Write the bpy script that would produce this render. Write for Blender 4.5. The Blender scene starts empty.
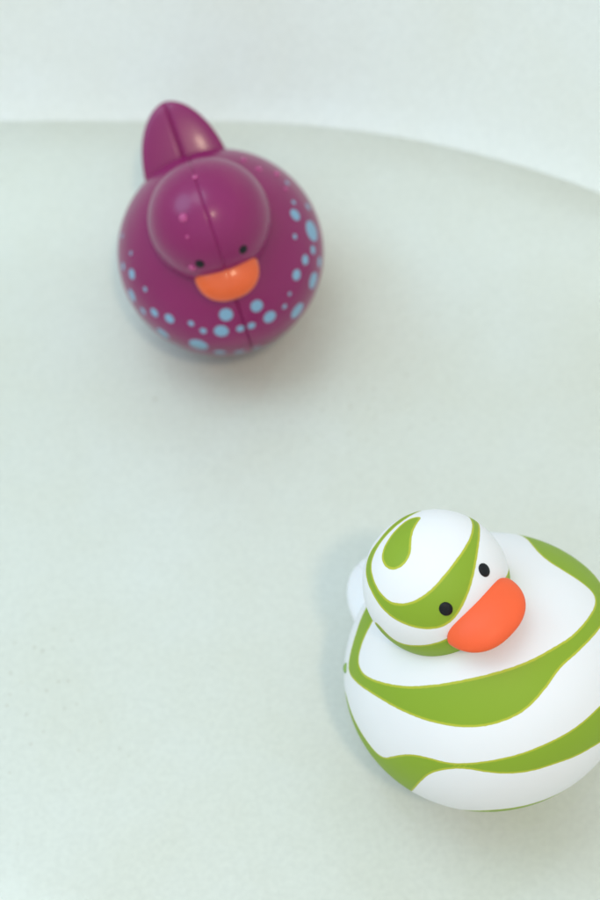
import bpy, math
import numpy as np
from mathutils import Vector, Matrix, Euler

# ------------------------------------------------------------------ measured shapes and patterns (duck space)
GREEN_BODY=((0.2043, 0.6664, 0.717),[[(-27.6, 66.1), (-34.5, 63.8), (-46.6, 52.2), (-56.8, 44.8), (-59.5, 39.3), (-54.4, 29.9), (-46.1, 18.6), (-39.0, 7.9), (-32.6, -0.5), (-26.1, -7.2), (-19.6, -12.7), (-12.3, -16.8), (-4.0, -19.2), (3.5, -19.7), (13.3, -17.2), (22.0, -13.9), (30.6, -13.5), (41.1, -12.6), (51.1, -11.4), (61.1, -10.2), (72.6, -6.3), (75.1, 3.0), (80.8, 13.6), (79.8, 27.7), (73.6, 42.0), (67.4, 51.7), (64.3, 61.7), (64.1, 67.7), (59.5, 50.8), (52.2, 36.9), (50.6, 27.8), (53.7, 18.5), (58.0, 9.6), (60.2, 1.9), (55.8, -2.7), (46.4, -5.3), (34.3, -7.2), (25.1, -6.5), (15.0, -5.5), (6.4, -3.4), (-1.6, -0.8), (-10.9, 2.9), (-20.4, 7.2), (-30.2, 12.8), (-38.7, 20.0), (-46.5, 28.4), (-48.7, 34.9), (-46.8, 40.3), (-39.4, 45.9), (-30.2, 49.8), (-22.7, 55.7)], [(52.3, -39.5), (42.2, -39.6), (29.0, -38.9), (20.7, -39.3), (11.3, -38.9), (1.5, -36.9), (-7.6, -34.8), (-17.6, -31.2), (-27.4, -27.0), (-35.2, -22.3), (-40.4, -16.7), (-47.0, -11.8), (-54.6, -9.7), (-68.3, -8.3), (-71.7, 4.2), (-73.8, 19.9), (-73.1, 36.8), (-94.6, 47.5), (-102.8, 27.7), (-101.6, 5.9), (-98.0, -11.9), (-96.1, -28.9), (-93.8, -44.3), (-66.6, -31.5), (-54.9, -26.3), (-46.3, -23.5), (-38.8, -24.0), (-30.1, -27.7), (-23.8, -34.4), (-16.9, -40.3), (-9.0, -45.0), (0.1, -48.4), (10.0, -52.8), (22.4, -56.4), (41.6, -65.6), (55.6, -61.1)], [(-59.5, -58.7), (-41.1, -61.7), (-27.1, -69.5), (-13.9, -76.0), (2.0, -82.7), (21.4, -79.8), (34.3, -75.0), (55.1, -120.5), (3.2, -132.7), (-21.1, -115.3), (-38.0, -97.5), (-52.2, -78.4), (-69.5, -68.6)]])
GREEN_HEAD=((0.1951, 0.7606, 0.6192),[[(24.9, 58.0), (15.4, 65.2), (1.4, 62.6), (-11.8, 57.8), (-23.2, 50.9), (-27.9, 43.1), (-27.7, 34.7), (-24.1, 29.0), (-17.5, 26.2), (-10.5, 27.1), (-4.1, 31.0), (0.4, 38.0), (7.4, 46.6), (15.1, 52.2)], [(40.9, 75.5), (18.0, 80.7), (-6.3, 74.4), (-23.5, 68.6), (-40.2, 66.9), (-51.6, 55.8), (-54.9, 39.4), (-54.2, 24.4), (-53.5, 10.5), (-48.6, -3.7), (-40.3, -15.9), (-30.8, -25.1), (-19.4, -30.9), (-7.2, -30.7), (5.8, -24.6), (16.8, -17.7), (29.0, -8.3), (43.3, 3.3), (59.0, 14.5), (79.7, 28.8), (74.5, 40.3), (66.8, 52.5), (55.2, 65.1), (68.3, 50.6), (75.0, 39.8), (60.7, 25.1), (47.2, 15.2), (33.2, 9.0), (17.4, 3.9), (2.5, -0.1), (-10.9, -2.6), (-22.4, -2.1), (-32.8, 1.3), (-41.6, 8.4), (-45.6, 18.9), (-46.1, 32.0), (-43.2, 47.5), (-36.2, 56.0), (-22.6, 62.4), (-6.5, 66.5), (13.7, 69.6)], [(-74.2, 3.4), (-71.6, -18.2), (-64.5, -29.2), (-45.0, -38.6), (-30.5, -42.6), (-19.0, -43.6), (4.0, -50.0), (46.0, -34.4), (61.3, -34.7), (77.5, -34.0), (80.2, -26.5), (118.2, -39.1), (92.7, -83.5), (35.7, -120.8), (-10.8, -126.6), (-63.7, -111.1), (-97.1, -68.2), (-104.1, -28.1), (-86.2, 3.9)]])
PURPLE_DOTS=[(0.223, 0.982, 0.233, 0.068), (0.475, 0.923, 0.022, 0.093), (0.648, 0.713, 0.293, 0.051), (0.769, 0.584, 0.269, 0.047), (0.765, 0.676, 0.015, 0.072), (0.873, 0.466, 0.171, 0.038), (0.931, 0.284, 0.207, 0.064), (0.858, 0.191, 0.409, 0.051), (0.776, 0.406, 0.423, 0.025), (0.802, 0.033, 0.507, 0.021), (0.922, 0.023, 0.328, 0.038), (0.842, -0.25, 0.412, 0.025), (0.467, 0.846, 0.31, 0.03), (0.383, 0.922, 0.243, 0.034), (0.131, 0.923, 0.389, 0.064), (0.048, 1.013, 0.22, 0.038), (-0.06, 1.015, 0.212, 0.038), (-0.162, 0.928, 0.372, 0.059), (-0.246, 0.985, 0.206, 0.064), (-0.408, 0.926, 0.201, 0.025), (-0.49, 0.854, 0.267, 0.021), (-0.517, 0.899, 0.002, 0.085), (-0.607, 0.724, 0.336, 0.051), (-0.731, 0.592, 0.327, 0.047), (-0.835, 0.476, 0.264, 0.042), (-0.752, 0.685, 0.08, 0.081), (-0.886, 0.301, 0.309, 0.102), (-0.775, 0.205, 0.511, 0.059), (-0.703, 0.422, 0.498, 0.025), (-0.8, 0.064, 0.507, 0.025), (-0.807, -0.188, 0.478, 0.025), (-0.926, 0.034, 0.319, 0.038), (-0.866, 0.514, 0.085, 0.051), (-0.314, 0.91, -0.329, 0.038), (0.306, 0.986, -0.132, 0.059), (0.129, 1.012, -0.196, 0.055), (-0.041, 1.012, -0.223, 0.042)]
DROPS_HEAD=[(0.2105, 0.4585, 1.3908, 0.032), (-0.0006, 0.146, 1.471, 0.02), (0.2801, 0.7191, 0.9976, 0.028), (0.2304, 0.5909, 1.2913, 0.014)]
DROPS_BODY=[(-0.4862, -0.4781, 0.6338, 0.024), (-0.5916, -0.3278, 0.6317, 0.026), (-0.742, -0.2897, 0.5192, 0.028), (-0.7728, -0.0849, 0.5349, 0.018)]
DROPS_GREEN=[(0.6898, -0.4989, 0.48, 0.03)]
FIT_GREEN={'x': 0.0577, 'y': 0.1965, 'ex': 0.5777, 'ey': 0.1941, 'ez': 3.9078, 's': 1.1108, 'b': 1.0598, 'c': 0.8727, 'hy': 0.1681, 'hz': 0.9961, 'rh': 0.4817, 'eaz': 0.3944, 'eel': 0.3108, 'ty': -1.171, 'tz': 0.3961, 'bel': -0.1575}; FIT_GREEN['zc']=0.25
FIT_PURPLE={'x': -0.0306, 'y': 0.3747, 'ex': -0.1558, 'ey': 0.178, 'ez': 3.41, 's': 0.9902, 'b': 1.0498, 'c': 0.8498, 'hy': 0.2424, 'hz': 0.9212, 'rh': 0.5582, 'eaz': 0.3827, 'eel': 0.2443, 'ty': -1.2953, 'tz': 0.6774, 'bel': -0.1108}; FIT_PURPLE['zc']=0.2


S = bpy.context.scene
COL = S.collection
R = math.radians

# ------------------------------------------------------------------ helpers
def mesh_obj(name, verts, faces, mats=(), parent=None, smooth=True):
    me = bpy.data.meshes.new(name)
    me.from_pydata([tuple(v) for v in verts], [], faces)
    for m in mats: me.materials.append(m)
    if smooth: me.polygons.foreach_set('use_smooth', [True] * len(me.polygons))
    me.update()
    o = bpy.data.objects.new(name, me); COL.objects.link(o)
    if parent: o.parent = parent
    return o

def ball_dirs(nt=150, npf=200, dense=True):
    """unit sphere, poles at +-X, so the moulding seam (x = 0) is an exact ring of vertices"""
    th = list(np.linspace(0, 180, nt + 1)[1:-1])
    if dense: th += [90 + a for a in (-1.5, -1.0, -.7, -.45, -.22, 0, .22, .45, .7, 1.0, 1.5)]
    th = sorted(set(round(t, 4) for t in th))
    V = [(1, 0, 0)]; F = []
    for t in th:
        a = R(t); ph = np.linspace(0, 2 * math.pi, npf, endpoint=False)
        V += [(math.cos(a), math.sin(a) * math.cos(p), math.sin(a) * math.sin(p)) for p in ph]
    V.append((-1, 0, 0)); n = len(th)
    for j in range(npf):
        k = (j + 1) % npf
        F.append((0, 1 + j, 1 + k))
        for i in range(n - 1):
            F.append((1 + i * npf + j, 1 + (i + 1) * npf + j, 1 + (i + 1) * npf + k, 1 + i * npf + k))
        F.append((1 + (n - 1) * npf + k, 1 + (n - 1) * npf + j, len(V) - 1))
    return np.array(V, float), F

def chart(U, A):
    A = np.array(A); A = A / np.linalg.norm(A)
    X = np.cross([0, 0, 1.], A); X /= np.linalg.norm(X); Y = np.cross(A, X)
    th = np.degrees(np.arccos(np.clip(U @ A, -1, 1)))
    v = np.c_[U @ X, U @ Y]; n = np.linalg.norm(v, axis=1)[:, None] + 1e-9
    return v / n * th[:, None]

def sdf(P, poly):
    """signed distance (negative inside) to a closed outline"""
    q = np.array(poly, float)
    for _ in range(2):                                   # round the corners of the traced outline
        nx = np.roll(q, -1, 0); q = np.stack([q * .75 + nx * .25, q * .25 + nx * .75], 1).reshape(-1, 2)
    a = q; b = np.roll(q, -1, 0)
    d = np.full(len(P), 1e9); ins = np.zeros(len(P), bool)
    for p0, p1 in zip(a, b):
        e = p1 - p0; w = P - p0
        t = np.clip((w @ e) / (e @ e + 1e-12), 0, 1)
        d = np.minimum(d, np.linalg.norm(w - t[:, None] * e, axis=1))
        c = (p0[1] > P[:, 1]) != (p1[1] > P[:, 1])
        xs = p0[0] + (P[:, 1] - p0[1]) / (e[1] if abs(e[1]) > 1e-12 else 1e-12) * e[0]
        ins ^= c & (P[:, 0] < xs)
    return np.where(ins, -d, d)

def set_attr(o, name, vals):
    a = o.data.attributes.new(name, 'FLOAT', 'POINT')
    a.data.foreach_set('value', np.asarray(vals, dtype=np.float32))

# ------------------------------------------------------------------ materials
def new_mat(name):
    m = bpy.data.materials.new(name); m.use_nodes = True
    nt = m.node_tree; b = nt.nodes['Principled BSDF']
    return m, nt, b

def N(nt, typ, **kw):
    n = nt.nodes.new(typ)
    for k, v in kw.items():
        if k in n.bl_rna.properties: setattr(n, k, v)
        else: n.inputs[k].default_value = v
    return n

def vinyl(name, color, rough=.45, coat=0., spec=.5, var=.05, bump=.06, sss=0., scale=160.):
    m, nt, b = new_mat(name); L = nt.links.new
    tc = N(nt, 'ShaderNodeTexCoord')
    n1 = N(nt, 'ShaderNodeTexNoise', Scale=scale * .25, Detail=4.); L(tc.outputs['Object'], n1.inputs['Vector'])
    mp = N(nt, 'ShaderNodeMapRange'); L(n1.outputs['Fac'], mp.inputs['Value'])
    mp.inputs['From Min'].default_value = .3; mp.inputs['From Max'].default_value = .7
    mp.inputs['To Min'].default_value = 1 - var; mp.inputs['To Max'].default_value = 1 + var
    mul = N(nt, 'ShaderNodeVectorMath', operation='SCALE'); mul.inputs[0].default_value = color
    L(mp.outputs[0], mul.inputs['Scale']); L(mul.outputs[0], b.inputs['Base Color'])
    n2 = N(nt, 'ShaderNodeTexNoise', Scale=scale * 14, Detail=3.); L(tc.outputs['Object'], n2.inputs['Vector'])
    bp = N(nt, 'ShaderNodeBump', Strength=bump, Distance=.0002); L(n2.outputs['Fac'], bp.inputs['Height'])
    L(bp.outputs[0], b.inputs['Normal'])
    r = N(nt, 'ShaderNodeMapRange'); L(n1.outputs['Fac'], r.inputs['Value'])
    r.inputs['To Min'].default_value = rough - .07; r.inputs['To Max'].default_value = rough + .07
    L(r.outputs[0], b.inputs['Roughness'])
    b.inputs['Specular IOR Level'].default_value = spec
    b.inputs['Coat Weight'].default_value = coat; b.inputs['Coat Roughness'].default_value = .12
    if sss:
        b.inputs['Subsurface Weight'].default_value = sss
        b.inputs['Subsurface Radius'].default_value = (1, .7, .6); b.inputs['Subsurface Scale'].default_value = .002
    return m, nt, b, mul

def printed(name, base, ink, edge=None, **kw):
    """vinyl with a printed pattern: vertex attribute 'print' holds the distance to the ink's outline in mm"""
    m, nt, b, mul = vinyl(name, base, **kw); L = nt.links.new
    at = N(nt, 'ShaderNodeAttribute', attribute_name='print')
    tc = N(nt, 'ShaderNodeTexCoord')                       # slightly uneven ink edge
    wn = N(nt, 'ShaderNodeTexNoise', Scale=700., Detail=3.); L(tc.outputs['Object'], wn.inputs['Vector'])
    ma = N(nt, 'ShaderNodeMath', operation='MULTIPLY_ADD'); L(wn.outputs['Fac'], ma.inputs[0])
    ma.inputs[1].default_value = .34; L(at.outputs['Fac'], ma.inputs[2])
    sb = N(nt, 'ShaderNodeMath', operation='SUBTRACT'); L(ma.outputs[0], sb.inputs[0]); sb.inputs[1].default_value = .17
    def ramp(lo, hi):
        r = N(nt, 'ShaderNodeMapRange', interpolation_type='SMOOTHSTEP'); L(sb.outputs[0], r.inputs['Value'])
        r.inputs['From Min'].default_value = lo; r.inputs['From Max'].default_value = hi
        r.inputs['To Min'].default_value = 1; r.inputs['To Max'].default_value = 0
        return r.outputs[0]
    def mix(f, a, c):
        x = N(nt, 'ShaderNodeMix', data_type='RGBA'); L(f, x.inputs[0])
        if hasattr(a, 'links'): L(a, x.inputs[6])
        else: x.inputs[6].default_value = (*a, 1)
        x.inputs[7].default_value = (*c, 1); return x.outputs[2]
    c = base
    if edge:
        c = mix(ramp(.06, .34), c, edge); c = mix(ramp(-.75, -.30), c, ink)
    else: c = mix(ramp(-.12, .14), c, ink)
    L(c, mul.inputs[0])
    return m

PURPLE = (.230, .008, .095); BLUE = (.20, .37, .52)
WHITE = (.82, .79, .79); GREEN = (.245, .365, .018); OLIVE = (.46, .47, .035)
m_purple = printed('spotted_purple_vinyl', PURPLE, BLUE, rough=.31, coat=.12, spec=.38, bump=.05)
m_purple_plain = vinyl('purple_vinyl', PURPLE, rough=.31, coat=.12, spec=.38)[0]
m_white = printed('striped_white_vinyl', WHITE, GREEN, OLIVE, rough=.55, var=.012, sss=.12, spec=.35)
m_white_plain = vinyl('white_vinyl', WHITE, rough=.55, var=.012, sss=.12, spec=.35)[0]
m_orange = vinyl('orange_vinyl', (.72, .095, .010), rough=.3, coat=.35)[0]
m_coral = vinyl('coral_vinyl', (.88, .11, .026), rough=.5, spec=.4, sss=.1)[0]
m_eye = vinyl('black_paint', (.006, .006, .008), rough=.5, spec=.25)[0]

def mat_drop(name, col):
    m, nt, b = new_mat(name); L = nt.links.new
    b.inputs['Base Color'].default_value = col; b.inputs['Roughness'].default_value = .06
    b.inputs['IOR'].default_value = 1.33; b.inputs['Alpha'].default_value = .65
    b.inputs['Coat Weight'].default_value = .6
    return m
m_drop = mat_drop('water_bead', (.62, .09, .29, 1)); m_drop_green = mat_drop('water_bead_over_green', (.25, .42, .04, 1))  # pink base paints in light gathered inside the drops; green tints the stripe's bead

def mat_tub():
    m, nt, b = new_mat('white_enamel'); L = nt.links.new
    tc = N(nt, 'ShaderNodeTexCoord'); P = tc.outputs['Object']
    n = N(nt, 'ShaderNodeTexNoise', Scale=14., Detail=6., Roughness=.6); L(P, n.inputs['Vector'])
    cr = N(nt, 'ShaderNodeValToRGB'); L(n.outputs['Fac'], cr.inputs[0])
    cr.color_ramp.elements[0].position = .32; cr.color_ramp.elements[0].color = (.775, .775, .71, 1)
    cr.color_ramp.elements[1].position = .68; cr.color_ramp.elements[1].color = (.81, .82, .785, 1)
    # fine mineral mottling
    n2 = N(nt, 'ShaderNodeTexNoise', Scale=520., Detail=4.); L(P, n2.inputs['Vector'])
    mr = N(nt, 'ShaderNodeMapRange'); L(n2.outputs['Fac'], mr.inputs['Value'])
    mr.inputs['From Min'].default_value = .3; mr.inputs['From Max'].default_value = .7
    mr.inputs['To Min'].default_value = .955; mr.inputs['To Max'].default_value = 1.02
    sc = N(nt, 'ShaderNodeVectorMath', operation='SCALE'); L(cr.outputs[0], sc.inputs[0]); L(mr.outputs[0], sc.inputs['Scale'])
    # sparse tan specks of grit, gathered in patches
    def specks(scale, size, lo, hi, seed):
        mpn = N(nt, 'ShaderNodeMapping'); mpn.inputs['Location'].default_value = seed; L(P, mpn.inputs['Vector'])
        v = N(nt, 'ShaderNodeTexVoronoi', Scale=scale); L(mpn.outputs[0], v.inputs['Vector'])
        a = N(nt, 'ShaderNodeMapRange', interpolation_type='SMOOTHSTEP'); L(v.outputs['Distance'], a.inputs['Value'])
        a.inputs['From Min'].default_value = size * .4; a.inputs['From Max'].default_value = size
        a.inputs['To Min'].default_value = 1; a.inputs['To Max'].default_value = 0
        c = N(nt, 'ShaderNodeSeparateColor'); L(v.outputs['Color'], c.inputs[0])
        g = N(nt, 'ShaderNodeMath', operation='GREATER_THAN'); L(c.outputs[0], g.inputs[0]); g.inputs[1].default_value = .55
        w = N(nt, 'ShaderNodeTexNoise', Scale=9.); L(mpn.outputs[0], w.inputs['Vector'])
        k = N(nt, 'ShaderNodeMapRange'); L(w.outputs['Fac'], k.inputs['Value'])
        k.inputs['From Min'].default_value = lo; k.inputs['From Max'].default_value = hi
        x = N(nt, 'ShaderNodeMath', operation='MULTIPLY'); L(a.outputs[0], x.inputs[0]); L(g.outputs[0], x.inputs[1])
        y = N(nt, 'ShaderNodeMath', operation='MULTIPLY'); L(x.outputs[0], y.inputs[0]); L(k.outputs[0], y.inputs[1])
        return y.outputs[0]
    s1 = specks(300., .24, .48, .7, (3.1, 1.7, 0)); s2 = specks(60., .07, .45, .6, (7.3, 2.2, 0))
    mx = N(nt, 'ShaderNodeMath', operation='MAXIMUM'); L(s1, mx.inputs[0]); L(s2, mx.inputs[1])
    sx = N(nt, 'ShaderNodeSeparateXYZ'); L(P, sx.inputs[0])          # grit settles on the floor only
    zf = N(nt, 'ShaderNodeMapRange'); L(sx.outputs[2], zf.inputs['Value'])
    zf.inputs['From Min'].default_value = -.03; zf.inputs['From Max'].default_value = -.015
    zf.inputs['To Min'].default_value = 1; zf.inputs['To Max'].default_value = 0
    mz = N(nt, 'ShaderNodeMath', operation='MULTIPLY'); L(mx.outputs[0], mz.inputs[0]); L(zf.outputs[0], mz.inputs[1]); mx = mz
    mm = N(nt, 'ShaderNodeMath', operation='MULTIPLY'); L(mx.outputs[0], mm.inputs[0]); mm.inputs[1].default_value = .5
    mix = N(nt, 'ShaderNodeMix', data_type='RGBA'); L(mm.outputs[0], mix.inputs[0]); L(sc.outputs[0], mix.inputs[6])
    mix.inputs[7].default_value = (.42, .35, .25, 1); L(mix.outputs[2], b.inputs['Base Color'])
    b.inputs['Roughness'].default_value = .3
    nb = N(nt, 'ShaderNodeTexNoise', Scale=180., Detail=4.); L(P, nb.inputs['Vector'])
    bp = N(nt, 'ShaderNodeBump', Strength=.05, Distance=.001); L(nb.outputs['Fac'], bp.inputs['Height'])
    L(bp.outputs[0], b.inputs['Normal'])
    return m
m_tub = mat_tub()

def mat_water():
    m = bpy.data.materials.new('bath_water'); m.use_nodes = True; nt = m.node_tree; L = nt.links.new
    nt.nodes.remove(nt.nodes['Principled BSDF']); out = nt.nodes['Material Output']
    tc = N(nt, 'ShaderNodeTexCoord')
    n = N(nt, 'ShaderNodeTexNoise', Scale=16., Detail=2.); L(tc.outputs['Object'], n.inputs['Vector'])
    bp = N(nt, 'ShaderNodeBump', Strength=.25, Distance=.002); L(n.outputs['Fac'], bp.inputs['Height'])
    t = N(nt, 'ShaderNodeBsdfTransparent'); t.inputs['Color'].default_value = WATER_TINT
    g = N(nt, 'ShaderNodeBsdfGlossy', Roughness=.03); L(bp.outputs[0], g.inputs['Normal'])
    f = N(nt, 'ShaderNodeFresnel', IOR=1.33); L(bp.outputs[0], f.inputs['Normal'])
    x = N(nt, 'ShaderNodeMixShader'); L(f.outputs[0], x.inputs[0]); L(t.outputs[0], x.inputs[1]); L(g.outputs[0], x.inputs[2])
    L(x.outputs[0], out.inputs['Surface'])
    return m
WATER_TINT = (.985, .99, .967, 1)
m_water = mat_water()

# ------------------------------------------------------------------ bath tub and its water
X0, X1, Y0, Y1, RC = -.46, .275, -.75, .457, .31
def outline(d, n=48):
    pts = []
    r = RC + d
    for cx, cy, a0 in ((X1 - RC, Y1 - RC, 0), (X0 + RC, Y1 - RC, 90), (X0 + RC, Y0 + RC, 180), (X1 - RC, Y0 + RC, 270)):
        for i in range(n + 1):
            a = R(a0 + 90 * i / n); pts.append((cx + r * math.cos(a), cy + r * math.sin(a)))
    return pts
FLOOR = -.038
prof = [(-.2, FLOOR), (-.175, FLOOR), (-.15, FLOOR + .0004), (-.125, FLOOR + .0014), (-.10, FLOOR + .0032), (-.078, FLOOR + .0062), (-.058, FLOOR + .0105), (-.040, FLOOR + .0162), (-.024, FLOOR + .0232),
        (-.011, FLOOR + .0305), (.0, 0.), (.0075, .0105), (.014, .0225), (.023, .044), (.031, .068), (.039, .097), (.054, .14), (.060, .18), (.0635, .22), (.0665, .27),
        (.068, .29), (.070, .302), (.080, .308), (.15, .308), (.158, .304), (.161, .295), (.161, .24)]
V = []; F = []
for d, z in prof: V += [(x, y, z) for x, y in outline(d)]
n = len(outline(0))
for i in range(len(prof) - 1):
    for j in range(n):
        k = (j + 1) % n
        F.append((i * n + j, (i + 1) * n + j, (i + 1) * n + k, i * n + k))
F.append(tuple(range(n)))
tub = mesh_obj('bathtub', V, F, [m_tub])
tub['label'] = 'white enamel bathtub with rounded end, holding shallow bath water'
tub['category'] = 'bathtub'
w = outline(.004)
water = mesh_obj('water', [(x, y, 0) for x, y in w], [tuple(range(len(w)))], [m_water])
water['kind'] = 'structure'

# ------------------------------------------------------------------ ducks
def tail_mesh(name, mat, parent, y0, z0, y1, z1, w, t, s, xs=0.):
    """broad, flattened, round-tipped tail rising from the rump, creased along the middle"""
    U, F = ball_dirs(70, 96)
    ax = Vector((0, y1 - y0, z1 - z0)); Ln = ax.length; ax.normalize(); nrm = Vector((0, -ax.z, ax.y))
    if nrm.y < 0: nrm = -nrm
    P = []
    for x, y, z in U:                       # z runs to the tip, y is the thickness
        tt = max(z, -.25)
        rad = max(0., 1 - abs(tt) ** 2.5) ** .56 if tt > 0 else 1.
        h = math.hypot(x, y) + 1e-9
        ex = x / h; ey = y / h
        px = w * rad * ex; py = t * rad * abs(ey) ** .45 * (1 if ey > 0 else -1)
        if z < 0 and h < 1: px *= h ** .3; py *= h ** .3
        py -= (.022 * math.exp(-(px / .013) ** 2) * (1 if py > 0 else -.3)) * min(1, rad * 2)
        v = Vector((px + xs, 0, 0)) + Vector((0, y0, z0)) + ax * (tt * Ln) + nrm * py
        P.append(v * s)
    return mesh_obj(name, P, F, [mat], parent)

def place_disc(name, mat, parent, c, nrm, rx, ry, h, s, n=28):
    """a low dome lying on a surface: eyes and water beads"""
    nrm = Vector(nrm).normalized(); up = Vector((0, 0, 1)); tx = up.cross(nrm)
    tx = tx.normalized() if tx.length > 1e-4 else Vector((1, 0, 0)); ty = nrm.cross(tx)
    V = []; F = []; rings = 8
    for i in range(rings):
        a = R(90) * i / rings
        for j in range(n):
            p = 2 * math.pi * j / n
            V.append((Vector(c) + tx * (rx * math.cos(a) * math.cos(p)) + ty * (ry * math.cos(a) * math.sin(p)) + nrm * (h * math.sin(a) - h * .12)) * s)
    V.append((Vector(c) + nrm * h * .88) * s)
    # underside skirt sunk into the surface
    for j in range(n):
        p = 2 * math.pi * j / n
        V.append((Vector(c) + tx * (rx * .9 * math.cos(p)) + ty * (ry * .9 * math.sin(p)) - nrm * h * .5) * s)
    b = rings * n + 1
    for j in range(n):
        k = (j + 1) % n
        for i in range(rings - 1): F.append((i * n + j, i * n + k, (i + 1) * n + k, (i + 1) * n + j))
        F.append(((rings - 1) * n + j, (rings - 1) * n + k, rings * n)); F.append((b + k, j + 0, b + j)); F.append((b + k, k, j))
    F.append(tuple(b + j for j in reversed(range(n))))
    return mesh_obj(name, V, F, [mat], parent)

def build_duck(fit, body_mat, head_mat, beak_mat, tail_mat, seam, cfg):
    s = fit['s'] * .04
    root = bpy.data.objects.new('rubber_duck', None); COL.objects.link(root); root.empty_display_size = .02
    Rm = Euler((fit['ex'], fit['ey'], fit['ez']), 'XYZ').to_matrix()
    root.location = Vector((fit['x'], fit['y'], fit['zc'] * s)); root.rotation_euler = (fit['ex'], fit['ey'], fit['ez'])
    # body
    U, F = ball_dirs(190, 260)
    ax = np.array([1, fit['b'], fit['c']]); P = U * ax
    hd = np.array([0, fit['hy'], fit['hz']]); hd /= np.linalg.norm(hd)
    ang = np.degrees(np.arccos(np.clip((P / np.linalg.norm(P, axis=1)[:, None]) @ hd, -1, 1)))
    P = P * (1 + cfg['neck'] * np.exp(-(ang / 24) ** 2))[:, None]
    P = P * (1 - seam * .020 * np.exp(-(P[:, 0] / .010) ** 2))[:, None]
    zf = -.62 * fit['c'] / .85; P[:, 2] = np.where(P[:, 2] < zf, zf + (P[:, 2] - zf) * .45, P[:, 2])
    body = mesh_obj('body', P * s, F, [body_mat], root)
    set_attr(body, 'print', cfg['body_print'](U, P, s * 1000))
    # head
    rh = fit['rh']; hc = np.array([0, fit['hy'], fit['hz']])
    U, F = ball_dirs(150, 200); H = U * rh
    H = H * (1 - seam * .020 * np.exp(-(H[:, 0] / .009) ** 2))[:, None]
    head = mesh_obj('head', (H + hc) * s, F, [head_mat], root)
    set_attr(head, 'print', cfg['head_print'](U, H, s * 1000))
    # beak: broad, flat-backed, round-fronted bill
    bc = cfg['beak']
    U, F = ball_dirs(80, 110); a = bc['pitch']
    f = np.array([0, math.cos(a), math.sin(a)]); u = np.array([0, -math.sin(a), math.cos(a)])
    def pw(v, e): return np.sign(v) * np.abs(v) ** e
    yy = np.where(U[:, 1] > 0, pw(U[:, 1], .92), U[:, 1] * .30)
    xx = pw(U[:, 0], .86); zz = U[:, 2]
    droop = -.10 * np.clip(yy, 0, 1) ** 2
    seamz = seam * .03 * np.exp(-(xx / .03) ** 2) * (zz > 0)
    rise = bc.get('arch', .10) * (1 - xx ** 2)
    B = hc + np.outer(xx * bc['w'] * rh, [1, 0, 0]) + np.outer((bc['y0'] + yy * bc['l']) * rh, f) + np.outer(((zz - seamz) * bc['t'] + droop + rise * .5) * rh, u)
    mesh_obj('beak', B * s, F, [beak_mat], head)
    # eyes
    for sg in (1, -1):
        d = np.array([sg * math.sin(fit['eaz']) * math.cos(fit['eel']), math.cos(fit['eaz']) * math.cos(fit['eel']), math.sin(fit['eel'])])
        place_disc('eye', m_eye, head, hc + d * rh, d, cfg['eye'] * .92, cfg['eye'] * 1.02, .018, s)
    # tail
    t = cfg['tail']; tail_mesh('tail', tail_mat, root, t[0], t[1], t[2], t[3], t[4], t[5], s, *t[6:])
    # clinging beads of water
    for x, y, z, r in cfg.get('drops_head', []):
        place_disc('water_drop', m_drop, head, (x, y, z), Vector((x, y, z)) - Vector(hc), r * 1.3, r * 1.3, r * .8, s)
    for x, y, z, r in cfg.get('drops_body', []):
        place_disc('water_drop', cfg.get('drop_mat', m_drop), body, (x, y, z), Vector((x, y / fit['b'] ** 2, z / fit['c'] ** 2)), r * 1.3, r * 1.3, r * .8, s)
    return root

def stripes(dat):
    def fn(U, P, mm):
        Q = chart(U, dat[0]); d = np.full(len(U), 1e9)
        for poly in dat[1]: d = np.minimum(d, sdf(Q, poly))
        k = math.pi / 180 * mm * np.linalg.norm(P, axis=1)
        return d * k
    return fn
def spots(U, P, mm):
    d = np.full(len(P), 1e9)
    for x, y, z, r in PURPLE_DOTS + MORE_DOTS:
        d = np.minimum(d, np.linalg.norm(P - np.array([x, y, z]), axis=1) - r)
    return d * mm
def plain(U, P, mm): return np.full(len(P), 9.)

# the spotted belt carries on round the rump and under the waterline
rng = np.random.RandomState(4); MORE_DOTS = []
allp = [np.array(q[:3]) for q in PURPLE_DOTS]
for _ in range(1500):
    a = rng.uniform(0, 2 * math.pi); e = rng.uniform(-.55, .12); r = rng.choice([.03, .045, .06, .085, .11])
    u = np.array([math.cos(e) * math.cos(a), math.cos(e) * math.sin(a), math.sin(e)]); p = u * np.array([1, FIT_PURPLE['b'], FIT_PURPLE['c']])
    if u[1] > -.25 and e > -.22: continue
    if all(np.linalg.norm(p - q) > .17 + r for q in allp):
        allp.append(p); MORE_DOTS.append((p[0], p[1], p[2], r))

green_duck = build_duck(FIT_GREEN, m_white, m_white, m_coral, m_white_plain, .0, dict(
    neck=.03, body_print=stripes(GREEN_BODY), head_print=stripes(GREEN_HEAD),
    beak=dict(pitch=FIT_GREEN['bel'], w=.60, l=.56, t=.22, y0=.90), eye=.046,
    tail=(-.55, .18, -1.19, .53, .41, .17), drops_body=DROPS_GREEN, drop_mat=m_drop_green))
green_duck['label'] = 'white rubber duck with green swirling stripes and coral beak'
green_duck['category'] = 'rubber duck'; green_duck['group'] = 'rubber ducks floating in the bath'

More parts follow.
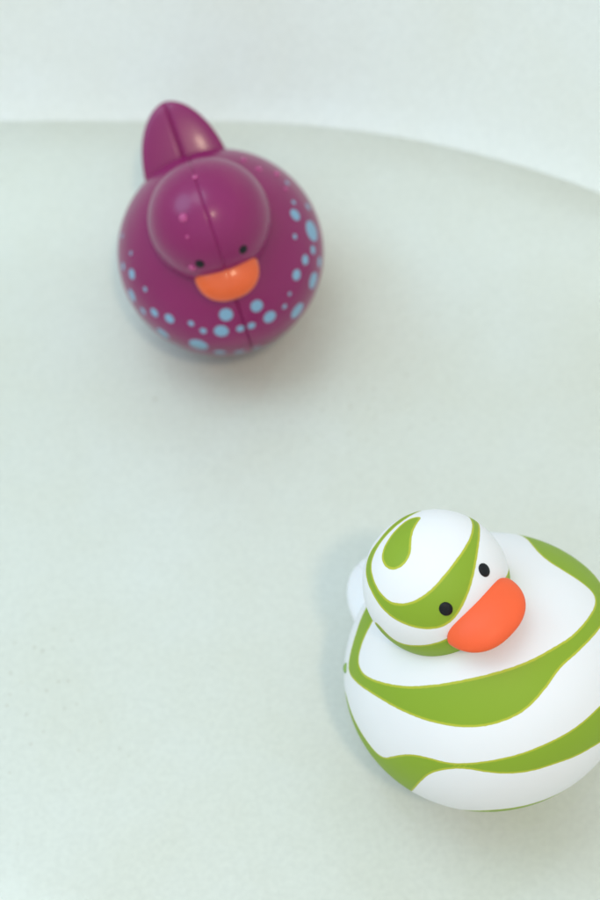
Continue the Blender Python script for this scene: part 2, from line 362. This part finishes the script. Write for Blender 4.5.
purple_duck = build_duck(FIT_PURPLE, m_purple, m_purple_plain, m_orange, m_purple_plain, 1., dict(
    neck=.03, body_print=spots, head_print=plain,
    beak=dict(pitch=FIT_PURPLE['bel'] - .15, w=.53, l=.48, t=.20, y0=.90), eye=.046,
    tail=(-.55, .18, -1.33, .755, .44, .10, .055), drops_head=DROPS_HEAD, drops_body=DROPS_BODY))
purple_duck['label'] = 'purple rubber duck with pale blue spots and orange beak'
purple_duck['category'] = 'rubber duck'; purple_duck['group'] = 'rubber ducks floating in the bath'

# ------------------------------------------------------------------ camera
cam = bpy.data.cameras.new('camera'); co = bpy.data.objects.new('camera', cam); COL.objects.link(co)
co.location = (0, 0, .41); co.rotation_euler = (R(90 - 55), 0, 0)
cam.sensor_fit = 'VERTICAL'; cam.sensor_height = 22.3; cam.lens = 22.3 * 1413 / 900
cam.clip_start = .01; cam.clip_end = 50
cam.dof.use_dof = True; cam.dof.focus_distance = .40; cam.dof.aperture_fstop = 5.2
S.camera = co

# ------------------------------------------------------------------ light
wd = bpy.data.worlds.new('World'); S.world = wd; wd.use_nodes = True
bg = wd.node_tree.nodes['Background']; bg.inputs[0].default_value = (.775, .882, .955, 1); bg.inputs[1].default_value = 1.06
def area(name, loc, target, size, power, color):
    l = bpy.data.lights.new(name, 'AREA'); l.shape = 'DISK'; l.size = size; l.energy = power; l.color = color
    o = bpy.data.objects.new(name, l); COL.objects.link(o); o.location = loc
    o.rotation_euler = (Vector(target) - Vector(loc)).to_track_quat('-Z', 'Y').to_euler()
    return o
area('window_light', (-.50, .32, 1.8), (0, .3, 0), .80, 5.5, (.72, .89, 1.0))
area('wall_blue_fill', (-.78, .30, .80), (-.15, .5, .10), .60, 3.0, (.42, .76, 1.0))  # added fill, puts a blue gradient on the end wall's left
area('ceiling_lamp', (.17, -.33, 1.08), (.08, .15, 0), .08, 2.6, (1.0, .80, .55))

S.render.engine = 'CYCLES'
S.view_settings.view_transform = 'Standard'; S.view_settings.look = 'None'
S.view_settings.exposure = .0; S.view_settings.gamma = 1
